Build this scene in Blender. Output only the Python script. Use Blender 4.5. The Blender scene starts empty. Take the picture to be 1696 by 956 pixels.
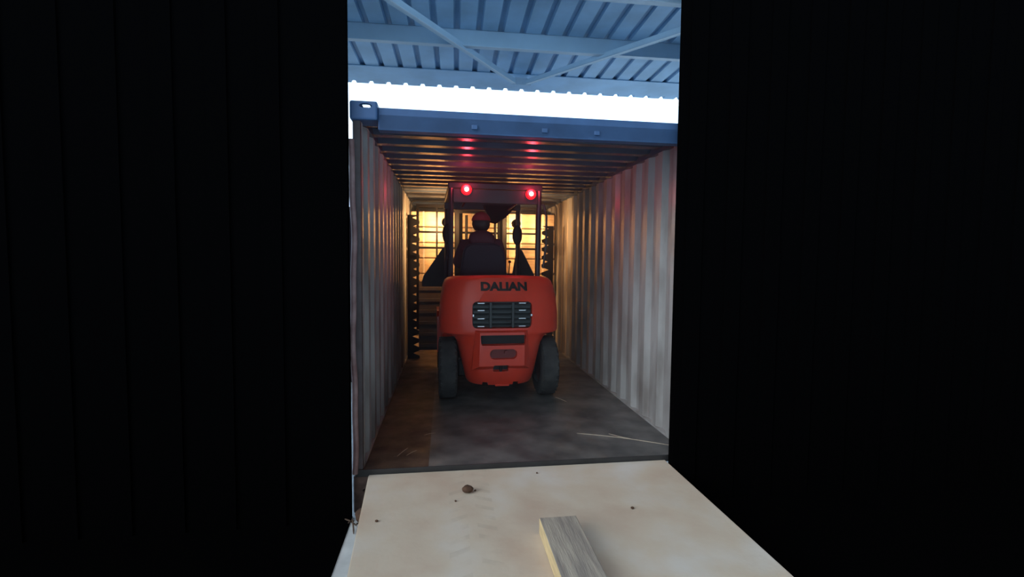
import bpy, bmesh, math, random
from mathutils import Vector, Matrix
random.seed(7)
C = bpy.context.scene.collection
PI = math.pi

# ------------------------------------------------------------------ camera
CAM = Vector((-0.6265, -3.2713, 1.419))
YAW, PITCH, ROLL, FPX = 0.14002, 0.05651, 0.00955, 791.7
F = Vector((math.sin(YAW)*math.cos(PITCH), math.cos(YAW)*math.cos(PITCH), -math.sin(PITCH)))
R0 = Vector((math.cos(YAW), -math.sin(YAW), 0)); U0 = R0.cross(F)
R_ = R0*math.cos(ROLL) + U0*math.sin(ROLL); U_ = U0*math.cos(ROLL) - R0*math.sin(ROLL)
cam = bpy.data.cameras.new('camera'); camo = bpy.data.objects.new('camera', cam); C.objects.link(camo)
M3 = Matrix((R_, U_, -F)).transposed()
camo.matrix_world = Matrix.Translation(CAM) @ M3.to_4x4()
cam.sensor_fit = 'HORIZONTAL'; cam.sensor_width = 36; cam.lens = 36*FPX/1696
cam.clip_start = 0.05
bpy.context.scene.camera = camo

# ------------------------------------------------------------------ world
vs = bpy.context.scene.view_settings
vs.view_transform = 'Standard'; vs.look = 'None'; vs.exposure = 0.0; vs.gamma = 1; vs.use_curve_mapping = False
w = bpy.data.worlds.new('daylight'); bpy.context.scene.world = w; w.use_nodes = True
nt = w.node_tree; nt.nodes.clear()
def wn(t, **k):
    n = nt.nodes.new(t)
    for a, b in k.items(): setattr(n, a, b)
    return n
tc = wn('ShaderNodeTexCoord')
def dotn(v):
    n = wn('ShaderNodeVectorMath', operation='DOT_PRODUCT'); nt.links.new(tc.outputs['Generated'], n.inputs[0]); n.inputs[1].default_value = v; return n.outputs['Value']
def mth(op, a, b):
    n = wn('ShaderNodeMath', operation=op)
    for i, s in enumerate((a, b)):
        if isinstance(s, (int, float)): n.inputs[i].default_value = s
        else: nt.links.new(s, n.inputs[i])
    return n.outputs[0]
# bright open sky over the yard beyond the added bay; a softer sky behind the viewer; daylit yard below the horizon
def sstep(v, a, b_):
    n = wn('ShaderNodeMapRange', interpolation_type='SMOOTHSTEP'); nt.links.new(v, n.inputs[0]); n.inputs[1].default_value = a; n.inputs[2].default_value = b_; return n.outputs[0]
up = sstep(dotn((0, 0, 1)), -0.03, 0.03)
front = sstep(dotn((0, 1, 0)), 0.0, 0.35)
ahead = mth('MULTIPLY', front, up)
dome = mth('MULTIPLY', mth('SUBTRACT', 1.0, front), up)
left = sstep(dotn((-1, 0, 0)), -0.1, 0.3)
dstr = mth('MULTIPLY', dome, mth('ADD', 0.17, mth('MULTIPLY', left, 1.2)))
low = mth('SUBTRACT', 1.0, up)
b1 = wn('ShaderNodeBackground'); b1.inputs[0].default_value = (0.55, 0.76, 1, 1); nt.links.new(mth('MULTIPLY', ahead, 3.0), b1.inputs[1])
b3 = wn('ShaderNodeBackground'); b3.inputs[0].default_value = (0.50, 0.76, 1, 1); nt.links.new(mth('MULTIPLY', low, 2.1), b3.inputs[1])
b2 = wn('ShaderNodeBackground'); b2.inputs[0].default_value = (0.80, 0.91, 1, 1); nt.links.new(dstr, b2.inputs[1])
ad = wn('ShaderNodeAddShader'); nt.links.new(b1.outputs[0], ad.inputs[0]); nt.links.new(b2.outputs[0], ad.inputs[1])
ad2 = wn('ShaderNodeAddShader'); nt.links.new(ad.outputs[0], ad2.inputs[0]); nt.links.new(b3.outputs[0], ad2.inputs[1]); ad = ad2
ow = wn('ShaderNodeOutputWorld'); nt.links.new(ad.outputs[0], ow.inputs[0])

sun = bpy.data.lights.new('soft_daylight', 'SUN'); sun.energy = 1.15; sun.angle = math.radians(28); sun.color = (0.93, 0.96, 1)
suno = bpy.data.objects.new('soft_daylight', sun); C.objects.link(suno); suno.rotation_euler = Vector((1, 0.62, -0.55)).to_track_quat('-Z', 'Y').to_euler()

# ------------------------------------------------------------------ materials
def mat(name, col, rough=0.6, metal=0.0, var=0.0, vscale=6, col2=None, bump=0.0, bscale=40, stretch=(1, 1, 1), emit=None, estr=0, spec=0.5, thr=None):
    m = bpy.data.materials.new(name); m.use_nodes = True; t = m.node_tree; b = t.nodes['Principled BSDF']
    b.inputs['Base Color'].default_value = (*col, 1); b.inputs['Roughness'].default_value = rough; b.inputs['Metallic'].default_value = metal
    b.inputs['Specular IOR Level'].default_value = spec
    co = t.nodes.new('ShaderNodeTexCoord'); mp = t.nodes.new('ShaderNodeMapping'); mp.inputs['Scale'].default_value = stretch
    t.links.new(co.outputs['Object'], mp.inputs[0])
    if var > 0 or col2:
        n = t.nodes.new('ShaderNodeTexNoise'); n.inputs['Scale'].default_value = vscale; n.inputs['Detail'].default_value = 6
        t.links.new(mp.outputs[0], n.inputs['Vector'])
        r = t.nodes.new('ShaderNodeValToRGB'); lo, hi = thr or (0.35, 0.65)
        r.color_ramp.elements[0].position = lo; r.color_ramp.elements[1].position = hi
        c2 = col2 or tuple(c*(1-var) for c in col)
        r.color_ramp.elements[0].color = (*c2, 1); r.color_ramp.elements[1].color = (*col, 1)
        t.links.new(n.outputs['Fac'], r.inputs[0]); t.links.new(r.outputs[0], b.inputs['Base Color'])
    if bump > 0:
        n2 = t.nodes.new('ShaderNodeTexNoise'); n2.inputs['Scale'].default_value = bscale; n2.inputs['Detail'].default_value = 4
        t.links.new(mp.outputs[0], n2.inputs['Vector'])
        bp = t.nodes.new('ShaderNodeBump'); bp.inputs['Strength'].default_value = bump; bp.inputs['Distance'].default_value = 0.01
        t.links.new(n2.outputs['Fac'], bp.inputs['Height']); t.links.new(bp.outputs[0], b.inputs['Normal'])
    if emit:
        b.inputs['Emission Color'].default_value = (*emit, 1); b.inputs['Emission Strength'].default_value = estr
    return m
M_wall = mat('grey_container_paint', (0.37, 0.38, 0.38), 0.33, col2=(0.16, 0.145, 0.135), vscale=3, stretch=(1, 1, 0.35), thr=(0.35, 0.6))
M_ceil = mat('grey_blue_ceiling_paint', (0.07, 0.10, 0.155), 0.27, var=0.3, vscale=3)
M_head = mat('header_paint_with_glare_blue', (0.05, 0.12, 0.27), 0.5, var=0.25, vscale=5)  # blue of the lens glare put into the header colour
M_rust = mat('rusty_brown_steel', (0.17, 0.105, 0.085), 0.7, col2=(0.06, 0.035, 0.03), vscale=14, bump=0.3)
M_gask = mat('pinkish_rubber_gasket', (0.36, 0.24, 0.24), 0.6, col2=(0.22, 0.12, 0.12), vscale=9)
M_roof = mat('blue_grey_sheet', (0.40, 0.64, 0.88), 0.5, var=0.2, vscale=3)
M_rib = mat('blue_grey_sheet_rib', (0.25, 0.44, 0.66), 0.5, var=0.2, vscale=3)
M_purl = mat('grey_purlin_paint', (0.46, 0.63, 0.78), 0.5, var=0.1, vscale=3)
M_pale_steel = mat('pale_steel_and_highlight', (0.55, 0.68, 0.80), 0.4, var=0.1)  # pale steel, also used as the highlight along the braces
M_red = mat('orange_red_truck_paint', (0.74, 0.05, 0.02), 0.32, var=0.12, vscale=4)
M_black = mat('black_paint', (0.008, 0.009, 0.011), 0.5, spec=.3)
M_letter = mat('black_lettering', (0.006, 0.005, 0.006), 0.5)
M_rub = mat('dusty_black_rubber', (0.022, 0.026, 0.03), 0.8, col2=(0.05, 0.055, 0.055), vscale=10, bump=0.3)
M_rim = mat('dark_wheel_rim', (0.10, 0.03, 0.025), 0.5)
M_navy = mat('dark_navy_vinyl', (0.009, 0.012, 0.022), 0.6, spec=0.2, bump=0.2)
M_guard = mat('dark_guard_paint', (0.018, 0.017, 0.024), 0.4)
M_grill = mat('dark_grille_plastic', (0.03, 0.042, 0.045), 0.45)
M_chrome = mat('bright_steel', (0.55, 0.55, 0.55), 0.25, 1.0)
M_jack = mat('red_lit_jacket', (0.10, 0.02, 0.035), 0.85, bump=0.4, bscale=20)  # red lamp light mixed into the jacket colour
M_trou = mat('dark_trousers', (0.02, 0.022, 0.03), 0.85)
M_skin = mat('skin', (0.45, 0.25, 0.18), 0.55)
M_cap = mat('red_cap_cloth', (0.40, 0.02, 0.03), 0.8)
M_hair = mat('black_hair', (0.01, 0.008, 0.008), 0.6)
M_mirr = mat('mirror_glass', (0.5, 0.5, 0.5), 0.05, 1.0)
M_lens = mat('red_lamp_lens', (0.5, 0.01, 0.01), 0.3, emit=(1, 0.01, 0.02), estr=1.6)
M_bulb = mat('glowing_red_bulb', (1, 0.3, 0.2), 0.3, emit=(1, 0.38, 0.28), estr=9)
M_hlens = mat('warm_lamp_lens', (1, 0.9, 0.7), 0.3, emit=(1, 0.72, 0.38), estr=12)
M_saw = mat('black_rack_steel', (0.004, 0.0045, 0.006), 0.8, spec=0.1)
M_matt = mat('matt_black_bar', (0.003, 0.003, 0.004), 0.8, spec=0.1)
M_carton = mat('pale_buff_wrap', (0.80, 0.60, 0.38), 0.6, var=0.25, vscale=5, stretch=(1, 1, 5))
M_tape = mat('pale_tape', (0.85, 0.75, 0.6), 0.4)
M_wood = mat('grey_weathered_timber', (0.44, 0.39, 0.32), 0.8, col2=(0.27, 0.24, 0.21), vscale=7, stretch=(6, 0.6, 6), bump=0.3, bscale=30)
M_lit_side = mat('lit_yellow_wood', (0.80, 0.62, 0.34), 0.7, var=0.25, vscale=8, stretch=(6, 0.8, 6))
M_mud = mat('brown_mud', (0.10, 0.05, 0.028), 0.9, var=0.4, vscale=30, bump=0.6)
M_straw = mat('pale_straw', (0.42, 0.36, 0.28), 0.7)
M_twig = mat('dark_twig', (0.10, 0.065, 0.045), 0.8)
M_ground = mat('pale_dusty_ground', (0.70, 0.74, 0.76), 0.9, var=0.2, vscale=9)
M_post = mat('dark_rusty_post', (0.075, 0.06, 0.065), 0.6, col2=(0.05, 0.035, 0.035), vscale=8)
M_dark = mat('dark_purple_brown_panel', (0.06, 0.035, 0.05), 0.7, var=0.5, vscale=6)
M_sill = mat('dark_sill_steel', (0.03, 0.03, 0.032), 0.5, var=0.3)
M_end = mat('pale_end_wall_paint', (0.60, 0.52, 0.40), 0.5, var=0.2)

def floor_mat():
    m = mat('worn_dark_plywood', (0.09, 0.09, 0.09), 0.42); t = m.node_tree; b = t.nodes['Principled BSDF']
    co = t.nodes.new('ShaderNodeTexCoord'); N = t.nodes.new; L = t.links.new
    def noise(scale, st, det=5):
        mp = N('ShaderNodeMapping'); mp.inputs['Scale'].default_value = st; L(co.outputs['Object'], mp.inputs[0])
        n = N('ShaderNodeTexNoise'); n.inputs['Scale'].default_value = scale; n.inputs['Detail'].default_value = det; L(mp.outputs[0], n.inputs['Vector']); return n.outputs['Fac']
    def ramp(f, a, b_, c1=(0, 0, 0, 1), c2=(1, 1, 1, 1)):
        r = N('ShaderNodeValToRGB'); r.color_ramp.elements[0].position = a; r.color_ramp.elements[1].position = b_
        r.color_ramp.elements[0].color = c1; r.color_ramp.elements[1].color = c2; L(f, r.inputs[0]); return r.outputs[0]
    def mix(f, a, b_):
        x = N('ShaderNodeMix'); x.data_type = 'RGBA'; L(f, x.inputs['Factor'])
        for k, v in ((6, a), (7, b_)):
            if isinstance(v, tuple): x.inputs[k].default_value = v
            else: L(v, x.inputs[k])
        return x.outputs[2]
    base = ramp(noise(3.5, (1, 1, 1)), 0.35, 0.68, (0.05, 0.056, 0.06, 1), (0.15, 0.155, 0.152, 1))
    sx = N('ShaderNodeSeparateXYZ'); L(co.outputs['Object'], sx.inputs[0])
    lt = N('ShaderNodeMath'); lt.operation = 'LESS_THAN'; L(sx.outputs[0], lt.inputs[0]); lt.inputs[1].default_value = -0.735
    base = mix(lt.outputs[0], base, ramp(noise(6, (1, 1, 1)), 0.35, 0.65, (0.028, 0.020, 0.017, 1), (0.10, 0.068, 0.052, 1)))
    scr = ramp(noise(16, (0.8, 6, 1), 3), 0.70, 0.74)
    base = mix(scr, base, (0.26, 0.23, 0.20, 1))
    L(base, b.inputs['Base Color'])
    L(ramp(noise(5, (1, 1, 1)), 0.3, 0.7, (0.28, 0.28, 0.28, 1), (0.6, 0.6, 0.6, 1)), b.inputs['Roughness'])
    return m
def ramp_mat():
    m = mat('dusty_cream_plate', (0.6, 0.55, 0.47), 0.8); t = m.node_tree; b = t.nodes['Principled BSDF']; N = t.nodes.new; L = t.links.new
    co = N('ShaderNodeTexCoord'); sx = N('ShaderNodeSeparateXYZ'); L(co.outputs['Object'], sx.inputs[0])
    def noise(scale, st=(1, 1, 1), det=6):
        mp = N('ShaderNodeMapping'); mp.inputs['Scale'].default_value = st; L(co.outputs['Object'], mp.inputs[0])
        n = N('ShaderNodeTexNoise'); n.inputs['Scale'].default_value = scale; n.inputs['Detail'].default_value = det; L(mp.outputs[0], n.inputs['Vector']); return n.outputs['Fac']
    r = N('ShaderNodeValToRGB'); e = r.color_ramp.elements; e[0].position = 0.3; e[0].color = (0.55, 0.43, 0.33, 1); e[1].position = 0.7; e[1].color = (0.66, 0.63, 0.57, 1)
    k = e.new(0.5); k.color = (0.62, 0.54, 0.43, 1); L(noise(2.2), r.inputs[0])
    # tyre tread print: a chevron print in a band of the dust
    def m2(op, a, c):
        n = N('ShaderNodeMath'); n.operation = op
        for i, s in enumerate((a, c)):
            if isinstance(s, (int, float)): n.inputs[i].default_value = s
            else: L(s, n.inputs[i])
        return n.outputs[0]
    dx = m2('ABSOLUTE', m2('ADD', sx.outputs[0], 0.47), 0)
    band = m2('MULTIPLY', m2('LESS_THAN', dx, 0.13), m2('GREATER_THAN', dx, 0.025))
    ph = m2('ADD', m2('MULTIPLY', sx.outputs[1], 60), m2('MULTIPLY', dx, 30))
    tread = m2('GREATER_THAN', m2('SINE', ph, 0), 0.35)
    nz = N('ShaderNodeMapRange'); L(noise(7), nz.inputs[0]); nz.inputs[1].default_value = 0.42; nz.inputs[2].default_value = 0.62
    fac = m2('MULTIPLY', m2('MULTIPLY', band, tread), m2('MULTIPLY', nz.outputs[0], 0.22))
    x = N('ShaderNodeMix'); x.data_type = 'RGBA'; L(fac, x.inputs['Factor']); L(r.outputs[0], x.inputs[6]); x.inputs[7].default_value = (0.34, 0.29, 0.23, 1)
    L(x.outputs[2], b.inputs['Base Color'])
    bp = N('ShaderNodeBump'); bp.inputs['Strength'].default_value = 0.25; bp.inputs['Distance'].default_value = 0.02; L(noise(5), bp.inputs['Height']); L(bp.outputs[0], b.inputs['Normal'])
    return m
M_floor = floor_mat(); M_ramp = ramp_mat()

# ------------------------------------------------------------------ mesh helpers
def box(bm, x0, x1, y0, y1, z0, z1, bev=0.0, mtx=None, seg=2):
    b2 = bmesh.new(); bmesh.ops.create_cube(b2, size=1)
    for v in b2.verts: v.co = Vector(((x0+x1)/2 + v.co.x*(x1-x0), (y0+y1)/2 + v.co.y*(y1-y0), (z0+z1)/2 + v.co.z*(z1-z0)))
    if bev: bmesh.ops.bevel(b2, geom=b2.edges[:], offset=bev, segments=seg, affect='EDGES', profile=0.5)
    merge(bm, b2, mtx)
def merge(bm, b2, mtx=None):
    if mtx is not None: bmesh.ops.transform(b2, matrix=mtx, verts=b2.verts)
    me = bpy.data.meshes.new('t'); b2.to_mesh(me); b2.free(); bm.from_mesh(me); bpy.data.meshes.remove(me)
def frame_to(d):
    d = Vector(d).normalized(); a = Vector((0, 0, 1)) if abs(d.z) < 0.95 else Vector((1, 0, 0))
    u = d.cross(a).normalized(); v = u.cross(d); return u, v
def tube(bm, pts, r, n=10, closed=False, cap=True):
    pts = [Vector(p) for p in pts]; rings = []; N = len(pts); u = None
    rr = r if isinstance(r, (list, tuple)) else [r]*N
    for i, p in enumerate(pts):
        a = pts[(i-1) % N] if (i > 0 or closed) else p; b = pts[(i+1) % N] if (i < N-1 or closed) else p
        d = (b-a).normalized()
        if u is None: u, v = frame_to(d)
        else: v = u.cross(d).normalized(); u = d.cross(v).normalized()
        rings.append([bm.verts.new(p + u*math.cos(2*PI*k/n)*rr[i] + v*math.sin(2*PI*k/n)*rr[i]) for k in range(n)])
    for i in range(N if closed else N-1):
        A, B = rings[i], rings[(i+1) % N]
        for k in range(n): bm.faces.new((A[k], A[(k+1) % n], B[(k+1) % n], B[k]))
    if cap and not closed: bm.faces.new(rings[0][::-1]); bm.faces.new(rings[-1])
def lathe(bm, prof, c, axis='x', n=40):
    # prof: list of (r, t) closed outline, t along the axis
    rings = []
    for k in range(n):
        a = 2*PI*k/n; row = []
        for r, t in prof:
            p = (t, r*math.cos(a), r*math.sin(a)) if axis == 'x' else ((r*math.cos(a), t, r*math.sin(a)) if axis == 'y' else (r*math.cos(a), r*math.sin(a), t))
            row.append(bm.verts.new(Vector(c) + Vector(p)))
        rings.append(row)
    m = len(prof)
    for k in range(n):
        A, B = rings[k], rings[(k+1) % n]
        for j in range(m): bm.faces.new((A[j], A[(j+1) % m], B[(j+1) % m], B[j]))
def prism(bm, poly, y0, y1, plane='xz'):
    def P(a, b, t): return Vector((a, t, b)) if plane == 'xz' else (Vector((t, a, b)) if plane == 'yz' else Vector((a, b, t)))
    A = [bm.verts.new(P(a, b, y0)) for a, b in poly]; B = [bm.verts.new(P(a, b, y1)) for a, b in poly]; n = len(poly)
    bm.faces.new(A[::-1]); bm.faces.new(B)
    for i in range(n): bm.faces.new((A[i], A[(i+1) % n], B[(i+1) % n], B[i]))
def sphere(bm, c, r, sx=1, sy=1, sz=1, sub=3):
    b2 = bmesh.new(); bmesh.ops.create_icosphere(b2, subdivisions=sub, radius=r)
    for v in b2.verts: v.co = Vector((c[0]+v.co.x*sx, c[1]+v.co.y*sy, c[2]+v.co.z*sz))
    merge(bm, b2)
def obj(name, bm, m, parent=None, label=None, smooth=False, angle=None):
    bmesh.ops.recalc_face_normals(bm, faces=bm.faces[:])
    me = bpy.data.meshes.new(name); bm.to_mesh(me); bm.free()
    o = bpy.data.objects.new(name, me); C.objects.link(o)
    for x in (m if isinstance(m, (list, tuple)) else [m]): me.materials.append(x)
    if smooth:
        for p in me.polygons: p.use_smooth = True
        if angle is None: angle = 0.7
        try: me.set_sharp_from_angle(angle=angle)
        except Exception: pass
    if parent: o.parent = parent
    if label: o['label'] = label
    return o
def tag(o, label, cat, group=None, kind=None):
    o['label'] = label; o['category'] = cat
    if group: o['group'] = group
    if kind: o['kind'] = kind
    return o
def thing(name, label, cat, loc=(0, 0, 0), rotz=0, group=None):
    o = bpy.data.objects.new(name, None); C.objects.link(o); o.location = loc; o.rotation_euler = (0, 0, rotz); o.empty_display_size = 0.1
    return tag(o, label, cat, group)
def struct(name, bm, m, parent=None, **k):
    o = obj(name, bm, m, parent, **k)
    if not parent: o['kind'] = 'structure'
    return o
def B(): return bmesh.new()
def bake(o):
    bpy.context.view_layer.update()
    dg = bpy.context.evaluated_depsgraph_get(); me = bpy.data.meshes.new_from_object(o.evaluated_get(dg))
    old = o.data; o.modifiers.clear(); o.data = me; bpy.data.meshes.remove(old); me.name = o.name
    return o

# ------------------------------------------------------------------ the container
W, H, LEN = 1.17, 2.38, 5.9
cont = thing('shipping_container', 'open grey steel shipping container with corrugated walls in front of the ramp', 'shipping container')
def corr(t, pitch, d):   # trapezoid wave 0..d
    u = (t/pitch) % 1.0
    if u < 0.30: return 0
    if u < 0.5: return d*(u-0.30)/0.2
    if u < 0.80: return d
    return d*(1-(u-0.8)/0.2)
def corr_sheet(axis, side, a0, a1, pitch, d):
    bm = B(); ts = []; t = a0
    k = math.floor(a0/pitch)
    ks = sorted({a0, a1} | {(i+f)*pitch for i in range(k, k+int((a1-a0)/pitch)+3) for f in (0, .3, .5, .8) if a0 < (i+f)*pitch < a1})
    rows = []
    for t in ks:
        c = corr(t, pitch, d)
        if axis == 'wall': p = [(side*(W+c), t, 0.0), (side*(W+c), t, H), (side*(W+c+0.004), t, H), (side*(W+c+0.004), t, 0.0)]
        else: p = [(-W, t, H+c), (W, t, H+c), (W, t, H+c+0.004), (-W, t, H+c+0.004)]
        rows.append([bm.verts.new(q) for q in p])
    for A, Bq in zip(rows, rows[1:]):
        for j in range(4): bm.faces.new((A[j], A[(j+1) % 4], Bq[(j+1) % 4], Bq[j]))
    bm.faces.new(rows[0]); bm.faces.new(rows[-1][::-1])
    return bm
obj('side_wall', corr_sheet('wall', -1, 0.04, LEN, 0.278, 0.036), M_wall, cont)
obj('side_wall', corr_sheet('wall', 1, 0.04, LEN, 0.278, 0.036), M_wall, cont)
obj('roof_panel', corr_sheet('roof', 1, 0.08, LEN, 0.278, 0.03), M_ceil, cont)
for s in (-1, 1):
    for z0, z1 in ((-.03, .018), (H-.03, H+.06)):
        b = B(); x0, x1 = sorted((s*(W-.003), s*(W+.05))); box(b, x0, x1, 0.10, LEN, z0, z1); obj('side_rail', b, M_wall if z0 < 1 else M_ceil, cont)
b = B(); box(b, -W-.04, W+.04, LEN+.002, LEN+.05, 0, H+.03); obj('end_wall', b, M_end, cont, 'pale end wall at the far end')
b = B(); box(b, -W, W, 0.0, LEN, -0.03, 0.0); obj('floor_panel', b, M_floor, cont, 'dark worn plywood floor')
b = B(); box(b, -W-.05, W+.05, -0.012, -0.001, -0.045, 0.003, 0.002); obj('sill', b, M_sill, cont, 'dark steel door sill')
b = B(); box(b, -1.06, W+.05, 0.0, 0.08, 2.27, 2.415, 0.006); box(b, -1.06, W+.05, 0.08, 0.09, 2.30, 2.415)
for x in (-0.43, 0.05, 0.42): box(b, x-.02, x+.02, -0.012, 0.0, 2.30, 2.33, 0.004)
obj('door_header', b, M_head, cont, 'blue-grey header beam across the opening')
b = B(); box(b, -1.222, -1.172, 0.0, 0.10, 0.0, 2.33, 0.006); obj('corner_post', b, M_post, cont, 'dark rusty corner post')
b = B(); tube(b, [(-1.222+0.006*math.sin(z*5.1)+0.003*math.sin(z*13), -0.012, z) for z in [i*0.06-0.02 for i in range(38)]], 0.019, 8)
obj('door_gasket', b, M_gask, cont, 'pinkish worn rubber gasket strip', smooth=True)
# corner castings with an oval aperture
def casting(name, z0, z1, m, lab):
    b = B(); box(b, -1.235, -1.06, -0.03 if z0 > 1 else -0.0105, 0.14, z0, z1, 0.012)
    o = obj(name, b, m, cont, lab)
    c = B(); pts = []
    for k in range(24):
        a = 2*PI*k/24; pts.append((-1.135+0.040*math.copysign(abs(math.cos(a))**.8, math.cos(a)), (z0+z1)/2+0.028+0.014*math.sin(a)))
    prism(c, pts, -0.1, 0.3); co = obj('cut', c, m)
    md = o.modifiers.new('b', 'BOOLEAN'); md.object = co; md.operation = 'DIFFERENCE'; md.solver = 'EXACT'; bake(o)
    bpy.data.objects.remove(co)
    if z0 > 1:
        c = B(); box(c, -1.222, -1.073, -.018, .128, z0+.012, z1-.01); box(c, -1.205, -1.09, .0, .115, z1-.02, z1+.05); co = obj('cut', c, m)
        md = o.modifiers.new('b', 'BOOLEAN'); md.object = co; md.operation = 'DIFFERENCE'; md.solver = 'EXACT'; bake(o); bpy.data.objects.remove(co)
casting('corner_casting', 2.325, 2.445, M_head, 'blue-grey top corner casting with an oval hole')
casting('corner_casting', -0.298, -0.035, M_rust, 'rusty bottom corner casting')
# dark rounded hoop across the far part of the container
b = B(); pts = []
for (cx, cz, a0) in ((W-.10, H-.12, 0), (-W+.10, H-.12, 90)):
    for k in range(7):
        a = math.radians(a0+k*15); pts.append((cx+.085*math.cos(a), 4.31, cz+.085*math.sin(a)))
pts = [(W-.015, 4.31, 0.02)] + pts + [(-W+.015, 4.31, 0.02)]
tube(b, pts, 0.012, 8); obj('hoop', b, M_black, cont, 'thin dark rounded hoop lining walls and roof', smooth=True)

# ------------------------------------------------------------------ ground, ramp, surroundings
b = B(); box(b, -14, 14, -0.04, 22, -0.36, -0.30); box(b, -1.235, .991, -6, -0.04, -0.36, -0.30); struct('floor', b, M_ground)
M_bay = mat('added_bay_black', (0.0016, 0.0016, 0.0018), 0.9, spec=0.0)  # darkness put into a near-black colour for the added bay
for x0, x1, nm in ((-9, -1.236, 'added_wall_left'), (0.992, 9, 'added_wall_right')):
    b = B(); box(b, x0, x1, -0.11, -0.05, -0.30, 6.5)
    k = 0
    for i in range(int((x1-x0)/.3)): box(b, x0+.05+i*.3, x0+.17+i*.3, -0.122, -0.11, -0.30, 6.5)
    struct(nm, b, M_bay)  # invented flanking walls, added to stay black beside the opening
    b = B(); box(b, x0, x1, -6, -0.045, -0.36, -0.295); struct('floor', b, M_bay)  # invented dark floor that goes with the added walls
b = B()
prism(b, [(-1.135, -0.014), (0.985, -0.014), (0.985, -1.7), (-1.03, -1.7)], -0.075, -0.03, 'xy')
bmesh.ops.recalc_face_normals(b, faces=b.faces[:]); bmesh.ops.bevel(b, geom=b.edges[:], offset=0.006, segments=2, affect='EDGES')
rampo = thing('loading_ramp', 'wide dusty cream loading plate in front of the open container', 'ramp', (0, -0.8, -0.3))
def plocal(o, par):
    o.matrix_parent_inverse = Matrix.Translation(-par.location); return o
plocal(obj('deck_plate', b, M_ramp, rampo), rampo)
for x in (-0.85, 0.1):
    b = B(); box(b, x-.05, x+.05, -1.6, -0.1, -0.30, -0.0755, 0.004); plocal(obj('support_beam', b, M_sill, rampo, 'dark support beam below the plate'), rampo)

b = B(); box(b, -4.2, -1.62, 3.6, 6.0, -0.30, 2.15, 0.02)
n = 12
for i in range(n): box(b, -4.1+i*0.2, -4.02+i*0.2, 3.57, 3.6, -0.2, 2.1)
tag(obj('stacked_crate', b, M_dark), 'dark purplish crate beside the container, glimpsed left of its post', 'crate')

# ------------------------------------------------------------------ shed canopy
RZ = Matrix.Rotation(-0.019, 4, 'Z')
ZR = 3.60
def sheet():
    bm = B(); pitch = 0.208; rows = []; x = -4.88
    prof = []
    while x < 5.4:
        prof += [(x, 0), (x+.145, 0), (x+.160, .028), (x+.193, .028)]; x += pitch
    A = []
    for (px, dz) in prof:
        A.append([bm.verts.new((px, y, ZR+dz+t)) for (y, t) in ((0.02, 0), (2.93, 0), (2.93, 0.006), (0.02, 0.006))])
    for i, (P, Q) in enumerate(zip(A, A[1:])):
        for j in range(4):
            f = bm.faces.new((P[j], P[(j+1) % 4], Q[(j+1) % 4], Q[j]))
            if i % 4 in (1, 2, 3): f.material_index = 1
    bm.faces.new(A[0]); bm.faces.new(A[-1][::-1])
    bmesh.ops.transform(bm, matrix=RZ, verts=bm.verts)
    return bm
struct('ceiling', sheet(), [M_roof, M_rib])
def purlin(name, y, z0=3.455):
    bm = B(); box(bm, -5, 5.5, y, y+.004, z0, ZR-.001); box(bm, -5, 5.5, y, y+.05, ZR-.005, ZR-.001)
    bmesh.ops.transform(bm, matrix=RZ, verts=bm.verts)
    o = struct(name, bm, M_purl)
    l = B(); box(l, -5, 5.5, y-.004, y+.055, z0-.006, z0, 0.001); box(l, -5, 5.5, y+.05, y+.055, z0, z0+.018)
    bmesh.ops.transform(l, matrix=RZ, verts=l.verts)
    obj('purlin_flange', l, M_pale_steel, o, 'paler lower flange')
purlin('trim_1', 1.375); purlin('trim_2', 0.40)
bm = B(); box(bm, -5, 5.5, 2.36, 2.82, ZR-.010, ZR-.002)
bmesh.ops.transform(bm, matrix=RZ, verts=bm.verts); struct('trim_3', bm, M_roof)
def angle_bar(name, p, q, w=0.05, t=0.006):
    p, q = Vector(p), Vector(q); d = (q-p).normalized(); s = d.cross(Vector((0, 0, 1))).normalized(); L = (q-p).length
    m = Matrix((s, d, Vector((0, 0, 1)))).transposed().to_4x4(); m.translation = p
    bm = B(); box(bm, 0, w, 0, L, 0, t, mtx=m); box(bm, 0, t, 0, L, 0, w, mtx=m)
    o = struct(name, bm, M_purl)
    l = B(); box(l, -0.004, 0.012, 0, L, -0.006, -0.0005, mtx=m); obj('brace_highlight', l, M_pale_steel, o, 'pale strip set in as the lit edge of the brace')  # highlight along the brace put in as a paler strip
# braces meet at a gusset near the eaves, hung just under the purlins
angle_bar('trim_4', (0.19, 2.38, 3.50), (-1.223, 0.213, 3.34))
angle_bar('trim_5', (1.56, 0.26, 3.33), (0.31, 2.38, 3.50))
b = B(); prism(b, [(0.14, 3.50), (0.38, 3.50), (0.33, 3.585), (0.19, 3.585)], 2.42, 2.428); struct('trim_6', b, M_pale_steel)

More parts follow.
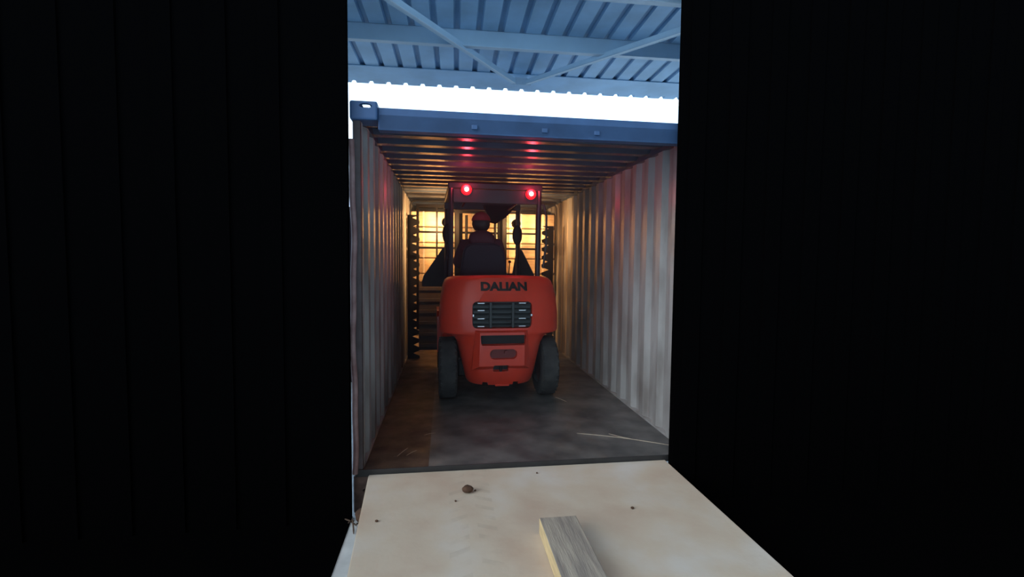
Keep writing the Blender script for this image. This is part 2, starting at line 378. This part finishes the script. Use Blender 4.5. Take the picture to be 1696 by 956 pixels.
# ------------------------------------------------------------------ forklift
FX, FY, FR = -0.065, 1.30, 0.032
fork = thing('forklift_truck', 'orange-red counterbalance forklift seen from behind inside the container', 'forklift', (FX, FY, 0), FR)
def wz(z):
    P = [(.205, .325), (.23, .34), (.43, .385), (.60, .425), (.66, .46), (.69, .50), (.705, .56), (.715, .596), (.74, .604), (.9, .602), (1.05, .588), (1.17, .565), (1.22, .545), (1.245, .515), (1.256, .46)]
    for (a, x), (c, y) in zip(P, P[1:]):
        if z <= c: return x+(y-x)*(z-a)/(c-a)
    return P[-1][1]
def counterweight():
    bm = B(); zs = [.205, .215, .23, .33, .43, .52, .60, .64, .66, .675, .69, .70, .708, .715, .74, .82, .9, .98, 1.05, 1.11, 1.17, 1.20, 1.22, 1.235, 1.245, 1.252, 1.256]
    rings = []; n = 28
    for z in zs:
        w_ = wz(z); y0 = 0.0 + (0.07*((z-.95)/.3)**2 if z > .95 else 0) + (0.05*((.35-z)/.15)**2 if z < .35 else 0) + (0.03 if z > 1.25 else 0.012 if z > 1.24 else 0)
        ring = []
        for k in range(n+1):
            a = PI*k/n; cx = math.cos(a); sx = math.sin(a); e = 2/2.7
            x = -w_*math.copysign(abs(cx)**e, cx); y = y0 + 0.30*(1-abs(sx)**e)
            ring.append(bm.verts.new((x, y, z + (0.028*(1-(x/.6)**2)*min(1, (z-1.17)/.08) if z > 1.17 else 0))))
        ring.append(bm.verts.new((w_, 0.62, z))); ring.append(bm.verts.new((-w_, 0.62, z)))
        rings.append(ring)
    m = n+3
    for A, Q in zip(rings, rings[1:]):
        for k in range(m): bm.faces.new((A[k], A[(k+1) % m], Q[(k+1) % m], Q[k]))
    bm.faces.new(rings[0][::-1]); bm.faces.new(rings[-1])
    return bm
def rrect(cx, cz, w_, h, r, n=6, wb=None):
    pts = []; wb = wb or w_
    for (sx, sz, a0) in ((1, 1, 0), (-1, 1, 90), (-1, -1, 180), (1, -1, 270)):
        ww = w_ if sz > 0 else wb
        for k in range(n+1):
            a = math.radians(a0+90*k/n); pts.append((cx+sx*(ww/2-r)+r*math.cos(a), cz+sz*(h/2-r)+r*math.sin(a)))
    return pts
cw = obj('counterweight', counterweight(), M_red, fork)
def boolean(o, bm, op, m=M_red):
    c = obj('cut', bm, m); c.parent = o.parent
    md = o.modifiers.new('b', 'BOOLEAN'); md.object = c; md.operation = op; md.solver = 'EXACT'; bake(o); bpy.data.objects.remove(c)
# raised centre panel (chamfered trapezoid)
p = B()
out = [(-.30, .37), (.27, .37), (.245, .752), (-.27, .752)]; inn = [(-.235, .41), (.205, .41), (.205, .735), (-.228, .735)]
A = [p.verts.new((x, .05, z)) for x, z in out]; A2 = [p.verts.new((x, .012, z)) for x, z in out]; Q = [p.verts.new((x, -.045, z)) for x, z in inn]
p.faces.new(A); p.faces.new(Q)
for i in range(4):
    p.faces.new((A[i], A[(i+1) % 4], A2[(i+1) % 4], A2[i])); p.faces.new((A2[i], A2[(i+1) % 4], Q[(i+1) % 4], Q[i]))
boolean(cw, p, 'UNION')
p = B()   # hood brow above the grille
out = [(-.24, 1.03), (.24, 1.03), (.18, 1.125), (-.18, 1.125)]
A = [p.verts.new((x, .1, z)) for x, z in out]; Q = [p.verts.new((x, (-.012 if z < 1.1 else .03), z)) for x, z in out]
p.faces.new(A); p.faces.new(Q)
for i in range(4): p.faces.new((A[i], A[(i+1) % 4], Q[(i+1) % 4], Q[i]))
boolean(cw, p, 'UNION')
p = B(); prism(p, rrect(-.005, .900, .585, .262, .05), -0.1, 0.085); boolean(cw, p, 'DIFFERENCE')
p = B(); prism(p, rrect(0, .660, .455, .10, .02, wb=.43), -0.1, 0.04); boolean(cw, p, 'DIFFERENCE')
p = B(); prism(p, rrect(.0, .525, .265, .098, .045), -0.1, 0.0); boolean(cw, p, 'DIFFERENCE')
p = B(); prism(p, rrect(-.02, .382, .15, .07, .012), -0.1, 0.06); boolean(cw, p, 'DIFFERENCE')
for x in (-.165, .135): 
    p = B(); box(p, x-.028, x+.028, -0.1, 0.5, 0.15, 0.235, 0.008); boolean(cw, p, 'DIFFERENCE')
for pl in cw.data.polygons: pl.use_smooth = True
cw.data.set_sharp_from_angle(angle=0.55)
b = B(); box(b, -.07, .07, 0.03, 0.3, .195, .212, .004); obj('tow_lip', b, M_red, fork)
# grille: dark insert with louvres and upright side columns
b = B(); box(b, -.292, .282, .055, .084, .775, 1.025, .004)
gr = obj('grille', b, M_grill, fork, 'dark louvred radiator grille')
b = B()
for i in range(5):
    z = .80+i*.05; box(b, -.285, .275, .018, .058, z-.007, z+.007, .003, mtx=Matrix.Translation((0, .038, z)) @ Matrix.Rotation(.5, 4, 'X') @ Matrix.Translation((0, -.038, -z)))
for x in (-.12, .10): box(b, x-.012, x+.012, .012, .05, .775, 1.025, .004)
obj('louvre', b, M_grill, gr)
for x in (-.215, .19):  # small bright bars stand in for highlights on the grille
    for z in (.79, .865, .945, 1.015):
        b = B(); box(b, x-.035, x+.035, .004, .016, z-.006, z+.006, .003); obj('glint', b, M_chrome, gr, 'small bright clip')
for x in (-.290, .280):
    b = B(); box(b, x-.008, x+.008, -.004, .02, .885, .91, .003); obj('glint', b, M_chrome, gr, 'small bright clip')
b = B(); box(b, -.21, .215, .02, .038, .617, .703, .003); obj('slot_plate', b, M_black, fork, 'black slot below the grille')
b = B(); prism(b, rrect(.0, .525, .255, .088, .04), -0.008, -0.001); lathe(b, [(0.0001, -.03), (.018, -.03), (.02, -.008), (.0001, -.008)], (.03, 0, .54), 'y', 16)
obj('pocket_plate', b, mat('dark_red_recess', (0.16, 0.02, 0.02), 0.5), fork, 'dark red recessed handle pocket')
b = B(); box(b, -.092, .052, .03, .058, .36, .41, .003); tube(b, [(-.02, 0.0, .35), (-.02, 0.0, .415)], .014, 10); obj('tow_pin', b, M_black, fork, 'black towing pin and pocket')
# lettering across the top of the counterweight
cu = bpy.data.curves.new('lettering', 'FONT'); cu.body = 'DALIAN'; cu.size = 0.108; cu.extrude = 0.002; cu.align_x = 'CENTER'; cu.align_y = 'CENTER'; cu.offset = 0.006; cu.space_character = 1.02
to = bpy.data.objects.new('lettering', cu); C.objects.link(to); to.parent = fork; cu.materials.append(M_letter)
bpy.context.view_layer.update()
me = bpy.data.meshes.new_from_object(to.evaluated_get(bpy.context.evaluated_depsgraph_get())); bpy.data.objects.remove(to)
xs = [v.co.x for v in me.vertices]; sc = 0.455/(max(xs)-min(xs)); mx = (max(xs)+min(xs))/2
for v in me.vertices:
    x = (v.co.x-mx)*sc; z = 1.172+v.co.y*1.0
    u = min(1, abs(x)/.56); y0 = 0.07*((z-.95)/.3)**2 + 0.30*(1-(1-u**2.7)**(1/2.7))
    v.co = Vector((x+.012, y0-.0045-v.co.z, z))
to = bpy.data.objects.new('lettering', me); C.objects.link(to); to.parent = fork; to['label'] = 'black block lettering'
if not me.materials: me.materials.append(M_letter)

def wheel(x0, x1, yc, r, par):
    s = 1 if x0 > 0 else -1; a, c = (x0, x1)
    b = B(); prof = [(r*.60, a), (r*.90, a), (r*.98, a+.02), (r, a+.045), (r, c-.045), (r*.98, c-.02), (r*.90, c), (r*.60, c), (r*.57, (a+c)/2)]
    lathe(b, prof, (0, yc, r), 'x', 48)
    for k in range(28):
        an = 2*PI*k/28; mt = Matrix.Translation(((a+c)/2, yc, r)) @ Matrix.Rotation(an, 4, 'X')
        for sd in (-1, 1): box(b, min(sd*.012, sd*(c-a)*.47), max(sd*.012, sd*(c-a)*.47), -.016, .016, r*.955, r*.998, .003, mtx=mt @ Matrix.Rotation(sd*.35, 4, 'Z'), seg=1)
    t = obj('tyre', b, M_rub, par, smooth=True, angle=.5)
    b = B(); m_ = (a+c)/2; q = c if s > 0 else a
    lathe(b, [(r*.575, m_-.06), (r*.575, m_+.06), (r*.5, m_+.05), (r*.2, m_+.03*s), (.001, m_+.03*s), (.001, m_-.03), (r*.2, m_-.03), (r*.5, m_-.05)], (0, yc, r), 'x', 32)
    for k in range(6):
        an = 2*PI*k/6; sphere(b, (m_+.035*s, yc+r*.32*math.cos(an), r+r*.32*math.sin(an)), .012, sub=1)
    obj('rim', b, M_rim, t, smooth=True)
wheel(-.61, -.43, .42, .315, fork); wheel(.43, .61, .42, .315, fork)
wheel(-.60, -.38, 1.72, .34, fork); wheel(.38, .60, 1.72, .34, fork)
b = B(); box(b, -.42, .42, .36, .50, .22, .40, .02); obj('rear_axle', b, M_black, fork)
# hood, chassis, floor, fenders
b = B(); box(b, -.42, .42, .30, 1.28, .64, 1.06, .04); obj('engine_hood', b, M_guard, fork)
b = B(); box(b, -.36, .36, .622, 2.0, .20, .62, .02); obj('chassis', b, M_black, fork)
for s in (-1, 1):
    b = B(); box(b, min(s*.40, s*.56), max(s*.40, s*.56), .9, 1.32, .25, .60, .02); obj('step', b, M_red, fork)
    b = B(); poly = [(1.33, .30), (1.33, .74), (1.40, .80), (1.98, .80), (2.06, .70), (2.06, .64)] + [(1.72+.37*math.cos(math.radians(a)), .34+.37*math.sin(math.radians(a))) for a in range(40, 175, 12)]
    prism(b, poly, s*.37, s*.61, 'yz'); obj('front_fender', b, M_red, fork)
b = B(); box(b, -.40, .40, 1.30, 1.62, .60, .64, .01); obj('floor_plate', b, M_black, fork)
b = B(); prism(b, [(1.62, .62), (1.80, .62), (1.74, 1.22), (1.66, 1.26), (1.60, 1.15)], -.38, .38, 'yz'); obj('dashboard', b, M_guard, fork)
# seat
b = B(); box(b, -.33, .13, .72, 1.20, 1.062, 1.14, .035, seg=3); obj('seat_cushion', b, M_navy, fork)
b = B()
prism(b, rrect(-.125, 1.355, .45, .52, .12, wb=.53), .60, .69)
bmesh.ops.recalc_face_normals(b, faces=b.faces[:]); bmesh.ops.bevel(b, geom=b.edges[:], offset=.02, segments=3, affect='EDGES')
obj('seat_back', b, M_navy, fork, smooth=True)
# overhead guard
gd = B()
def bar(bm, p, q, r=.028): tube(bm, [p, q], r, 8)
guard_top = B()
xL, xR = -.485, .445
box(guard_top, xL-.03, xR+.03, .42, .50, 2.165, 2.225, .01)
box(guard_top, xL-.03, xR+.03, 1.66, 1.74, 2.08, 2.19, .01)
for x in (xL, xR): 
    box(guard_top, x-.03, x+.03, .44, 1.72, 2.16, 2.215, .01)
for i in range(6):
    x = xL+.13+i*(xR-xL-.26)/5; box(guard_top, x-.018, x+.018, .46, 1.70, 2.168, 2.20, .005)
box(guard_top, xL, xR, .98, 1.03, 2.15, 2.168, .004)
obj('guard_roof', guard_top, M_guard, fork, 'dark barred overhead guard')
for x in (xL, xR):
    b = B(); pts = [(x, .50, .95), (x, .46, 1.7), (x, .45, 2.17)]; tube(b, pts, .027, 8); obj('guard_post', b, M_guard, fork)
    b = B(); tube(b, [(x, 1.66, .78), (x, 1.69, 1.4), (x, 1.70, 2.14)], .028, 8); obj('guard_post', b, M_guard, fork)
b = B(); box(b, xL+.02, xR-.02, .418, .44, 2.02, 2.16, .006); box(b, -.30, .28, .43, .6, 2.04, 2.09, .006); obj('rear_panel', b, M_guard, fork, 'dark panel carrying the red lamps')
b = B(); tube(b, [(xR+.05, .44, 1.35), (xR+.075, .42, 1.6), (xR+.075, .42, 1.9), (xR+.05, .44, 2.02), (xR+.01, .45, 2.02)], .012, 8); obj('grab_handle', b, M_guard, fork, smooth=True)
b = B(); tube(b, [(.26, .46, 2.08), (.14, .62, 1.98)], .012, 8); obj('bracket', b, M_chrome, fork, 'thin bright bracket under the guard'); b = B(); tube(b, [(-.31, .46, 2.09), (-.36, .62, 2.0)], .012, 8); obj('bracket', b, M_chrome, fork, 'thin bright bracket under the guard')
# red rear lamps
for x, z in ((xL+.155, 2.150), (xR-.10, 2.125)):
    b = B(); lathe(b, [(.0001, 0), (.055, 0), (.055, -.02), (.045, -.035), (.0001, -.035)], (x, .418, z), 'y', 20)
    l = obj('tail_lamp', b, M_lens, fork, 'glowing red lamp', smooth=True)
    b = B(); sphere(b, (x, .378, z), .024, sub=2); obj('bulb', b, M_bulb, l, 'white-hot centre of the lamp', smooth=True)
    ld = bpy.data.lights.new('lamp_light', 'POINT'); ld.color = (1, .05, .09); ld.energy = 4; ld.shadow_soft_size = .03
    lo = bpy.data.objects.new('lamp_light', ld); C.objects.link(lo); lo.parent = fork; lo.location = (x, .335, z+.03)
# headlamps and mirrors on the front posts
for i, x in enumerate((xL, xR)):
    b = B(); lathe(b, [(.0001, -.05), (.045, -.05), (.062, .0), (.062, .03), (.0001, .03)], (x, 1.79, 1.925), 'y', 20); box(b, x-.012, x+.012, 1.70, 1.78, 1.91, 1.94)
    l = obj('headlamp', b, M_black, fork, smooth=True)
    b = B(); lathe(b, [(.0001, .03), (.055, .03), (.045, .04), (.0001, .045)], (x, 1.79, 1.925), 'y', 20); obj('lens', b, M_hlens, l, 'warm glowing lens')
    b = B(); sphere(b, (x-.01*(1 if i else -1), 1.66, 1.765), .07, .95, .35, 1.9)
    obj('mirror', b, M_black, fork, 'oval black mirror housing', smooth=True)
    ld = bpy.data.lights.new('headlight', 'SPOT'); ld.color = (1, .50, .18); ld.energy = 110; ld.spot_size = math.radians(174); ld.spot_blend = .6; ld.shadow_soft_size = .05
    lo = bpy.data.objects.new('headlight', ld); C.objects.link(lo); lo.parent = fork; lo.location = (x, 1.86, 1.925); lo.rotation_euler = (math.radians(88), 0, 0)
    ld = bpy.data.lights.new('headlight_beam', 'SPOT'); ld.color = (1, .58, .26); ld.energy = 420; ld.spot_size = math.radians(44); ld.spot_blend = 1; ld.shadow_soft_size = .05
    lo = bpy.data.objects.new('headlight_beam', ld); C.objects.link(lo); lo.parent = fork; lo.location = (x, 1.86, 1.925); lo.rotation_euler = (math.radians(89), 0, math.radians(10 if i == 0 else -14))
# steering wheel, column, levers
b = B(); cyl = [(-.1+.16*math.cos(t), 1.42+.13*math.sin(t), 1.33+.10*math.sin(t)) for t in [2*PI*k/24 for k in range(24)]]
tube(b, cyl, .014, 8, closed=True)
for t in (PI/2, PI*7/6, PI*11/6): tube(b, [(-.1, 1.43, 1.325), (-.1+.16*math.cos(t), 1.42+.13*math.sin(t), 1.33+.10*math.sin(t))], .009, 6)
sw = obj('steering_wheel', b, M_black, fork, smooth=True)
b = B(); tube(b, [(-.1, 1.43, 1.32), (-.1, 1.64, 1.15)], .025, 10); obj('steering_column', b, M_black, fork)
for x in (.20, .26, .32):
    b = B(); tube(b, [(x, 1.64, 1.18), (x, 1.56, 1.40)], .008, 6); l = obj('lever', b, M_chrome, fork); b = B(); sphere(b, (x, 1.555, 1.415), .02, sub=2); obj('knob', b, M_black, l)
# mast and carriage
for s in (-1, 1):
    for (xo, xi, yy) in ((.36, .30, 2.06), (.30, .25, 2.12)):
        b = B(); x0, x1 = sorted((s*xo, s*xi)); zt = 2.26 if xo > .31 else 2.22
        box(b, x0, x1, yy, yy+.02, .08, zt); box(b, x0, x1, yy+.09, yy+.11, .08, zt); box(b, *(sorted((s*xo, s*(xo-.015)))), yy, yy+.11, .08, zt)
        obj('mast_rail', b, M_matt, fork)
    b = B(); tube(b, [(s*.20, 2.09, .12), (s*.20, 2.09, 1.25)], .032, 12); tube(b, [(s*.20, 2.09, 1.25), (s*.20, 2.09, 2.05)], .02, 12); obj('lift_cylinder', b, M_matt, fork)
for z in (2.12, 1.2, .5):
    b = B(); box(b, -.36, .36, 2.03, 2.06, z-.05, z+.05, .005); obj('mast_crossmember', b, M_matt, fork)
b = B(); prism(b, [(-.02, 2.13), (.40, 2.13), (.26, 1.98), (.14, 1.90), (.05, 1.92)], 1.52, 1.62); obj('hanging_box', b, M_matt, fork, 'dark box hanging under the guard front')
# wide load backrest and carriage
YB = 2.26
b = B()
for x in (-.865, .835): box(b, x-.018, x+.018, YB, YB+.03, .45, 2.2)
box(b, -.865, .835, YB, YB+.03, 2.17, 2.2)
for z in (1.60, 1.82): box(b, -.865, .835, YB+.005, YB+.025, z-.014, z+.014)
for x in (-.60, -.32, .30, .58): box(b, x-.012, x+.012, YB+.002, YB+.028, .45, 2.19)
bk = obj('load_backrest', b, M_matt, fork, 'black barred load backrest')
b = B(); box(b, -.85, .82, YB-.02, YB-.003, .16, 1.13, .004)
for i in range(6): box(b, -.85, .82, YB-.035, YB-.02, .2+i*.16, .25+i*.16, .004)
obj('shade_plate', b, mat('shade_plate_brown', (0.07, 0.05, 0.04), 0.7, var=.4), fork, 'dark brown slatted plate added to darken the lower cargo')  # plate added to keep the lower cargo dark
b = B(); prism(b, [(-.80, 1.14), (-.78, 1.22), (-.53, 1.59), (-.46, 1.62), (-.40, 1.14)], 1.80, 1.825)
obj('side_shield', b, M_black, fork, 'dark sloping shield at the left of the cab front')
b = B(); prism(b, [(.71, 1.14), (.70, 1.24), (.53, 1.57), (.46, 1.60), (.38, 1.14)], 1.80, 1.825)
obj('side_shield', b, M_black, fork, 'dark sloping shield at the right of the cab front')
b = B(); prism(b, [(-.80, 1.08), (.71, 1.08), (.71, 1.16), (-.80, 1.16)], 1.80, 1.825); obj('shield_rail', b, M_black, fork)
for x in (-.4, .4):
    b = B(); box(b, x-.06, x+.06, YB+.03, YB+.08, .06, .9, .005); box(b, x-.06, x+.06, YB+.03, YB+.72, .04, .085, .006); obj('fork', b, M_black, fork)

# ------------------------------------------------------------------ driver
PX, PY = -.125, .0
def skin(name, verts, edges, radii, root, m, parent, sub=2, smoothshade=True):
    me = bpy.data.meshes.new(name); me.from_pydata([Vector(v) for v in verts], edges, []); o = bpy.data.objects.new(name, me); C.objects.link(o)
    o.parent = parent
    sk = o.modifiers.new('s', 'SKIN'); sd = me.skin_vertices[0].data
    for i, r in enumerate(radii):
        sd[i].radius = (r, r) if not isinstance(r, tuple) else r
        sd[i].use_root = (i == root)
    ss = o.modifiers.new('u', 'SUBSURF'); ss.levels = sub; ss.render_levels = sub
    bake(o); o.data.materials.append(m)
    for p_ in o.data.polygons: p_.use_smooth = True
    return o
a = FR; off = Vector((FX, FY, 0))
drv = thing('person', 'driver in red cap and dark jacket tinted as red-lit seated in the forklift, seen from behind', 'person', (0, 0, 0), 0)
drv.location = (FX, FY, 0); drv.rotation_euler = (0, 0, FR)
V = []; E_ = []; Rr = []
def add(p, r, par=None):
    V.append(p); Rr.append(r)
    if par is not None: E_.append((par, len(V)-1))
    return len(V)-1
pel = add((PX, .86, 1.235), (.145, .10))
sp = add((PX, .86, 1.38), (.135, .10), pel); ch = add((PX, .87, 1.54), (.15, .10), sp); nk = add((PX, .88, 1.68), .055, ch)
nk2 = add((PX, .89, 1.735), .055, nk); hd = add((PX, .90, 1.80), (.078, .088), nk2); ht = add((PX, .90, 1.885), (.078, .092), hd); tp = add((PX, .90, 1.925), (.05, .06), ht)
fc = add((PX, .985, 1.825), .012, hd); V[fc] = (PX, 1.005, 1.825)
jw = add((PX, .955, 1.755), .03, hd)
for s in (-1, 1): add((PX+s*.085, .895, 1.825), .013, hd)
hands = []
for s in (-1, 1):
    sh = add((PX+s*.180, .89, 1.585), .050, ch); el = add((PX+s*.255, 1.04, 1.385), .043, sh); wr = add((PX+s*.155, 1.27, 1.36), .027, el)
    pm = add((PX+s*.145, 1.335, 1.365), .030, wr)
    for k, (dx, ln) in enumerate(((-.027, .75), (-.009, .95), (.009, 1.0), (.027, .85))):
        k1 = add((PX+s*.15+dx, 1.385, 1.385), .0095, pm); k2 = add((PX+s*.15+dx, 1.385+.030*ln, 1.372), .009, k1); add((PX+s*.15+dx, 1.380+.022*ln, 1.345), .008, k2)
    t1 = add((PX+s*.105, 1.345, 1.355), .011, pm); add((PX+s*.095, 1.378, 1.345), .009, t1)
    hp = add((PX+s*.10, .93, 1.225), .085, pel); kn = add((PX+s*.14, 1.36, 1.20), .058, hp); an = add((PX+s*.14, 1.42, .76), .038, kn); add((PX+s*.14, 1.53, .69), .035, an)
skin('body', V, E_, Rr, 0, M_skin, drv)
V = []; E_ = []; Rr = []
c0 = add((PX, .86, 1.25), (.175, .12)); c1 = add((PX, .86, 1.40), (.17, .125), c0); c2 = add((PX, .865, 1.55), (.185, .125), c1); c3 = add((PX, .885, 1.665), (.085, .085), c2)
for s in (-1, 1):
    sh = add((PX+s*.195, .88, 1.60), .086, c2); el = add((PX+s*.262, 1.04, 1.385), .060, sh); add((PX+s*.165, 1.25, 1.36), .040, el)
skin('jacket', V, E_, Rr, 0, M_jack, drv)
b = B(); tube(b, [(PX+.095*math.cos(t), .875+.095*math.sin(t), 1.70+.015*math.sin(t)) for t in [2*PI*k/20 for k in range(20)]], .042, 10, closed=True)
sphere(b, (PX, .80, 1.665), .12, 1.25, .55, .85)
obj('hood', b, M_jack, drv, 'dark hood tinted as red-lit, lying behind the neck', smooth=True)
V = []; E_ = []; Rr = []
c0 = add((PX, .86, 1.25), (.16, .115))
for s in (-1, 1):
    hp = add((PX+s*.10, .93, 1.235), .10, c0); kn = add((PX+s*.14, 1.36, 1.21), .072, hp); add((PX+s*.14, 1.42, .78), .055, kn)
skin('trousers', V, E_, Rr, 0, M_trou, drv)
for s in (-1, 1):
    b = B(); sphere(b, (PX+s*.14, 1.48, .69), .06, .85, 1.9, .8); obj('shoe', b, M_black, drv, smooth=True)
b = B(); sphere(b, (PX, .895, 1.845), .105, .98, 1.06, 1.0); bmesh.ops.bisect_plane(b, geom=b.verts[:]+b.edges[:]+b.faces[:], plane_co=(0, .93, 1.80), plane_no=(0, .9, -1), clear_outer=True)
obj('hair', b, M_hair, drv, smooth=True)
b = B(); sphere(b, (PX, .895, 1.87), .112, .98, 1.08, .98); bmesh.ops.bisect_plane(b, geom=b.verts[:]+b.edges[:]+b.faces[:], plane_co=(0, .9, 1.875), plane_no=(0, 0, -1), clear_outer=True)
prism(b, [(PX+.08*math.cos(t), .97+.13*math.sin(t)) for t in [PI*k/14 for k in range(15)]], 1.872, 1.88, 'xy')
obj('cap', b, M_cap, drv, 'red cap', smooth=True)

# ------------------------------------------------------------------ carried load: black sawtooth racks
def saw(name, x0, x1, inward, z1, lab, y=3.72):
    t = thing(name, lab, 'rack', (0, y, 0), 0)
    w_ = x1-x0; n = int(round(z1/.125)); poly = []
    xo, xi = (x0, x1) if inward > 0 else (x1, x0)
    poly.append((xo, 0.001)); dz = z1/n
    for k in range(n):
        z = k*dz; d = .10*(0.85+.3*random.random())
        poly += [(xi, z+.004), (xi, z+dz*.32), (xi-inward*d, z+dz*.66), (xi, z+dz*.98)]
    poly.append((xo, z1))
    # dedupe near-equal
    P = [poly[0]]
    for q in poly[1:]:
        if (Vector(q)-Vector(P[-1])).length > .003: P.append(q)
    b = B(); prism(b, P, -.012, .012); obj('sawtooth_panel', b, M_saw, t)
    return t
saw('sawtooth_rack', -1.155, -.985, 1, 2.07, 'tall black sawtooth-edged rack standing against the left container wall')
saw('sawtooth_rack', .80, .975, -1, 1.95, 'tall black sawtooth-edged rack standing near the right container wall')

# cargo at the end of the container
ct = None; G = 'pale wrapped bundles stacked at the far end'
cols = [(-1.152, -.39), (-.381, .381), (.39, 1.152)]
nl = 9; zt = 2.20; hh = zt/nl
ORD = ['bottom', 'second', 'third', 'fourth', 'fifth', 'sixth', 'seventh', 'eighth', 'topmost']
def blab(k, j):
    return 'pale buff bundle at the container end, %s column, %s layer%s' % (('left', 'middle', 'right')[j], ORD[k], ' up' if 0 < k < 8 else '')
for k in range(nl):
    for j, (x0, x1) in enumerate(cols):
        if ct is None:
            r = thing('wrapped_bundle', blab(k, j), 'bundle', ((x0+x1)/2, 4.82, 0), 0, G)
            b = B(); box(b, -.380, .380, -.42, .42, .001, hh-.012, .022, seg=3); p1 = obj('wrapping', b, M_carton, r, smooth=True)
            b = B(); box(b, -.2, -.17, -.424, .424, .0005, hh-.0105, .004); box(b, .17, .2, -.424, .424, .0005, hh-.0105, .004); p2 = obj('strap', b, M_tape, r)
            ct = (r, p1, p2)
        else:
            r = ct[0].copy(); C.objects.link(r); r.location = ((x0+x1)/2, 4.82+random.uniform(-.03, .03), k*hh); r['label'] = blab(k, j)
            for q in ct[1:]:
                c = q.copy(); C.objects.link(c); c.parent = r

# thin haze volume added in the container in place of lens glare
b = B(); box(b, -W+.01, W-.01, 0.0, 5.8, 0.01, H-.012); hz = obj('glare_haze', b, [])
mh = bpy.data.materials.new('glare_air'); mh.use_nodes = True; th = mh.node_tree; th.nodes.clear()
vo = th.nodes.new('ShaderNodeVolumeScatter'); vo.inputs['Color'].default_value = (0.75, 0.88, 1, 1); vo.inputs['Density'].default_value = 0.032; vo.inputs['Anisotropy'].default_value = 0.2
oo = th.nodes.new('ShaderNodeOutputMaterial'); th.links.new(vo.outputs[0], oo.inputs['Volume']); hz.data.materials.append(mh)
tag(hz, 'thin bluish haze added inside the container in place of lens glare', 'haze', kind='stuff')

# ------------------------------------------------------------------ small things on the ramp and floor
b = B(); box(b, -.126, .075, -1.66, -.845, -.0295, .058, .005)
tb = obj('timber_block', b, [M_wood, M_lit_side])
for p_ in tb.data.polygons:
    if p_.normal.x < -.5: p_.material_index = 1  # lit look of the left side put into pale yellow
tag(tb, 'grey square timber with its lit side coloured pale yellow lying on the cream ramp', 'timber')
def lump(name, x, y, z, r, lab, cat, m=M_mud, seed=1, group=None):
    rr = random.Random(seed); b = B(); sphere(b, (0, 0, 0), r, 1, .9, .7, sub=3)
    offs = [Vector((rr.uniform(-1, 1), rr.uniform(-1, 1), rr.uniform(-1, 1))).normalized() for _ in range(7)]
    for v in b.verts:
        d = v.co.normalized(); v.co *= 1+sum(max(0, d.dot(o)-.6)*.45 for o in offs) - .12*rr.random()
    zmin = min(v.co.z for v in b.verts)
    for v in b.verts: v.co += Vector((x, y, z-zmin))
    return tag(obj(name, b, m, smooth=True), lab, cat, group)
RZt = -.03
lump('mud_clod', -.48, -.35, RZt, .030, 'largest brown mud clod near the middle of the cream ramp', 'clod', seed=3)
lump('mud_crumb', -.435, -.33, RZt, .006, 'tiny brown crumb just right of the large mud clod', 'crumb', seed=4)
lump('mud_crumb', -.56, -.45, RZt, .006, 'tiny brown crumb just left below the large mud clod', 'crumb', seed=5)
lump('mud_crumb', -1.0, -.62, RZt, .008, 'small dark crumb near the left edge of the ramp', 'crumb', seed=6)
lump('mud_crumb', -.155, -1.235, RZt, .013, 'dark crumb lying left of the timber block', 'crumb', seed=7)
lump('mud_crumb', .47, -.66, RZt, .009, 'small dark crumb at the right of the ramp beyond the timber', 'crumb', seed=8)
lump('mud_crumb', .0, -.13, RZt, .006, 'tiny crumb near the sill on the ramp', 'crumb', seed=9)
def sliver(name, p, q, r, lab, cat, m=M_straw, bend=.01, group=None):
    p, q = Vector(p), Vector(q); n = 6; pts = [p.lerp(q, i/n)+Vector((0, bend*math.sin(PI*i/n), 0)) for i in range(n+1)]
    b = B(); tube(b, pts, [r*.6]+[r]*(n-1)+[r*.5], 6); return tag(obj(name, b, m), lab, cat, group)
sliver('wood_splinter', (-.965, .19, .004), (-.90, .34, .004), .0022, 'long pale splinter on the brown floor patch by the left wall', 'splinter')
sliver('wood_splinter', (-.90, .20, .003), (-.83, .29, .003), .0018, 'shorter pale splinter beside the long one, on the left floor patch', 'splinter')
sliver('wood_splinter', (-.79, .60, .003), (-.70, .64, .003), .0015, 'pale splinter farther in on the left floor patch', 'splinter')
sliver('wood_splinter', (.52, 1.55, .004), (.60, 1.38, .004), .003, 'pale splinter on the floor right of the forklift wheel', 'splinter')
sliver('packing_strap', (.46, .50, .003), (1.12, .16, .003), .003, 'thin pale strap lying across the dark floor by the right wall', 'strap', bend=.03)
sliver('packing_strap', (.72, .46, .003), (.86, .33, .003), .0025, 'short pale strap end beside the long strap by the right wall', 'strap', bend=-.012)
lump('litter_heap', -1.15, -.10, -.30, .055, 'brown dirt heap under the container corner, left of the ramp', 'dirt', M_mud, seed=21)
for k in range(9):
    x = -1.235+random.uniform(0, .08); y = .0-random.uniform(0, .30); an = random.uniform(0, 6.28); l_ = random.uniform(.08, .15)
    z = -.292; sliver('twig', (x, y, z), (x+l_*math.cos(an)*.6, y+l_*math.sin(an), z+.03), .005, 'dark dry twig in the litter beside the ramp and container post', 'twig', M_twig, group='twigs in the litter left of the ramp')
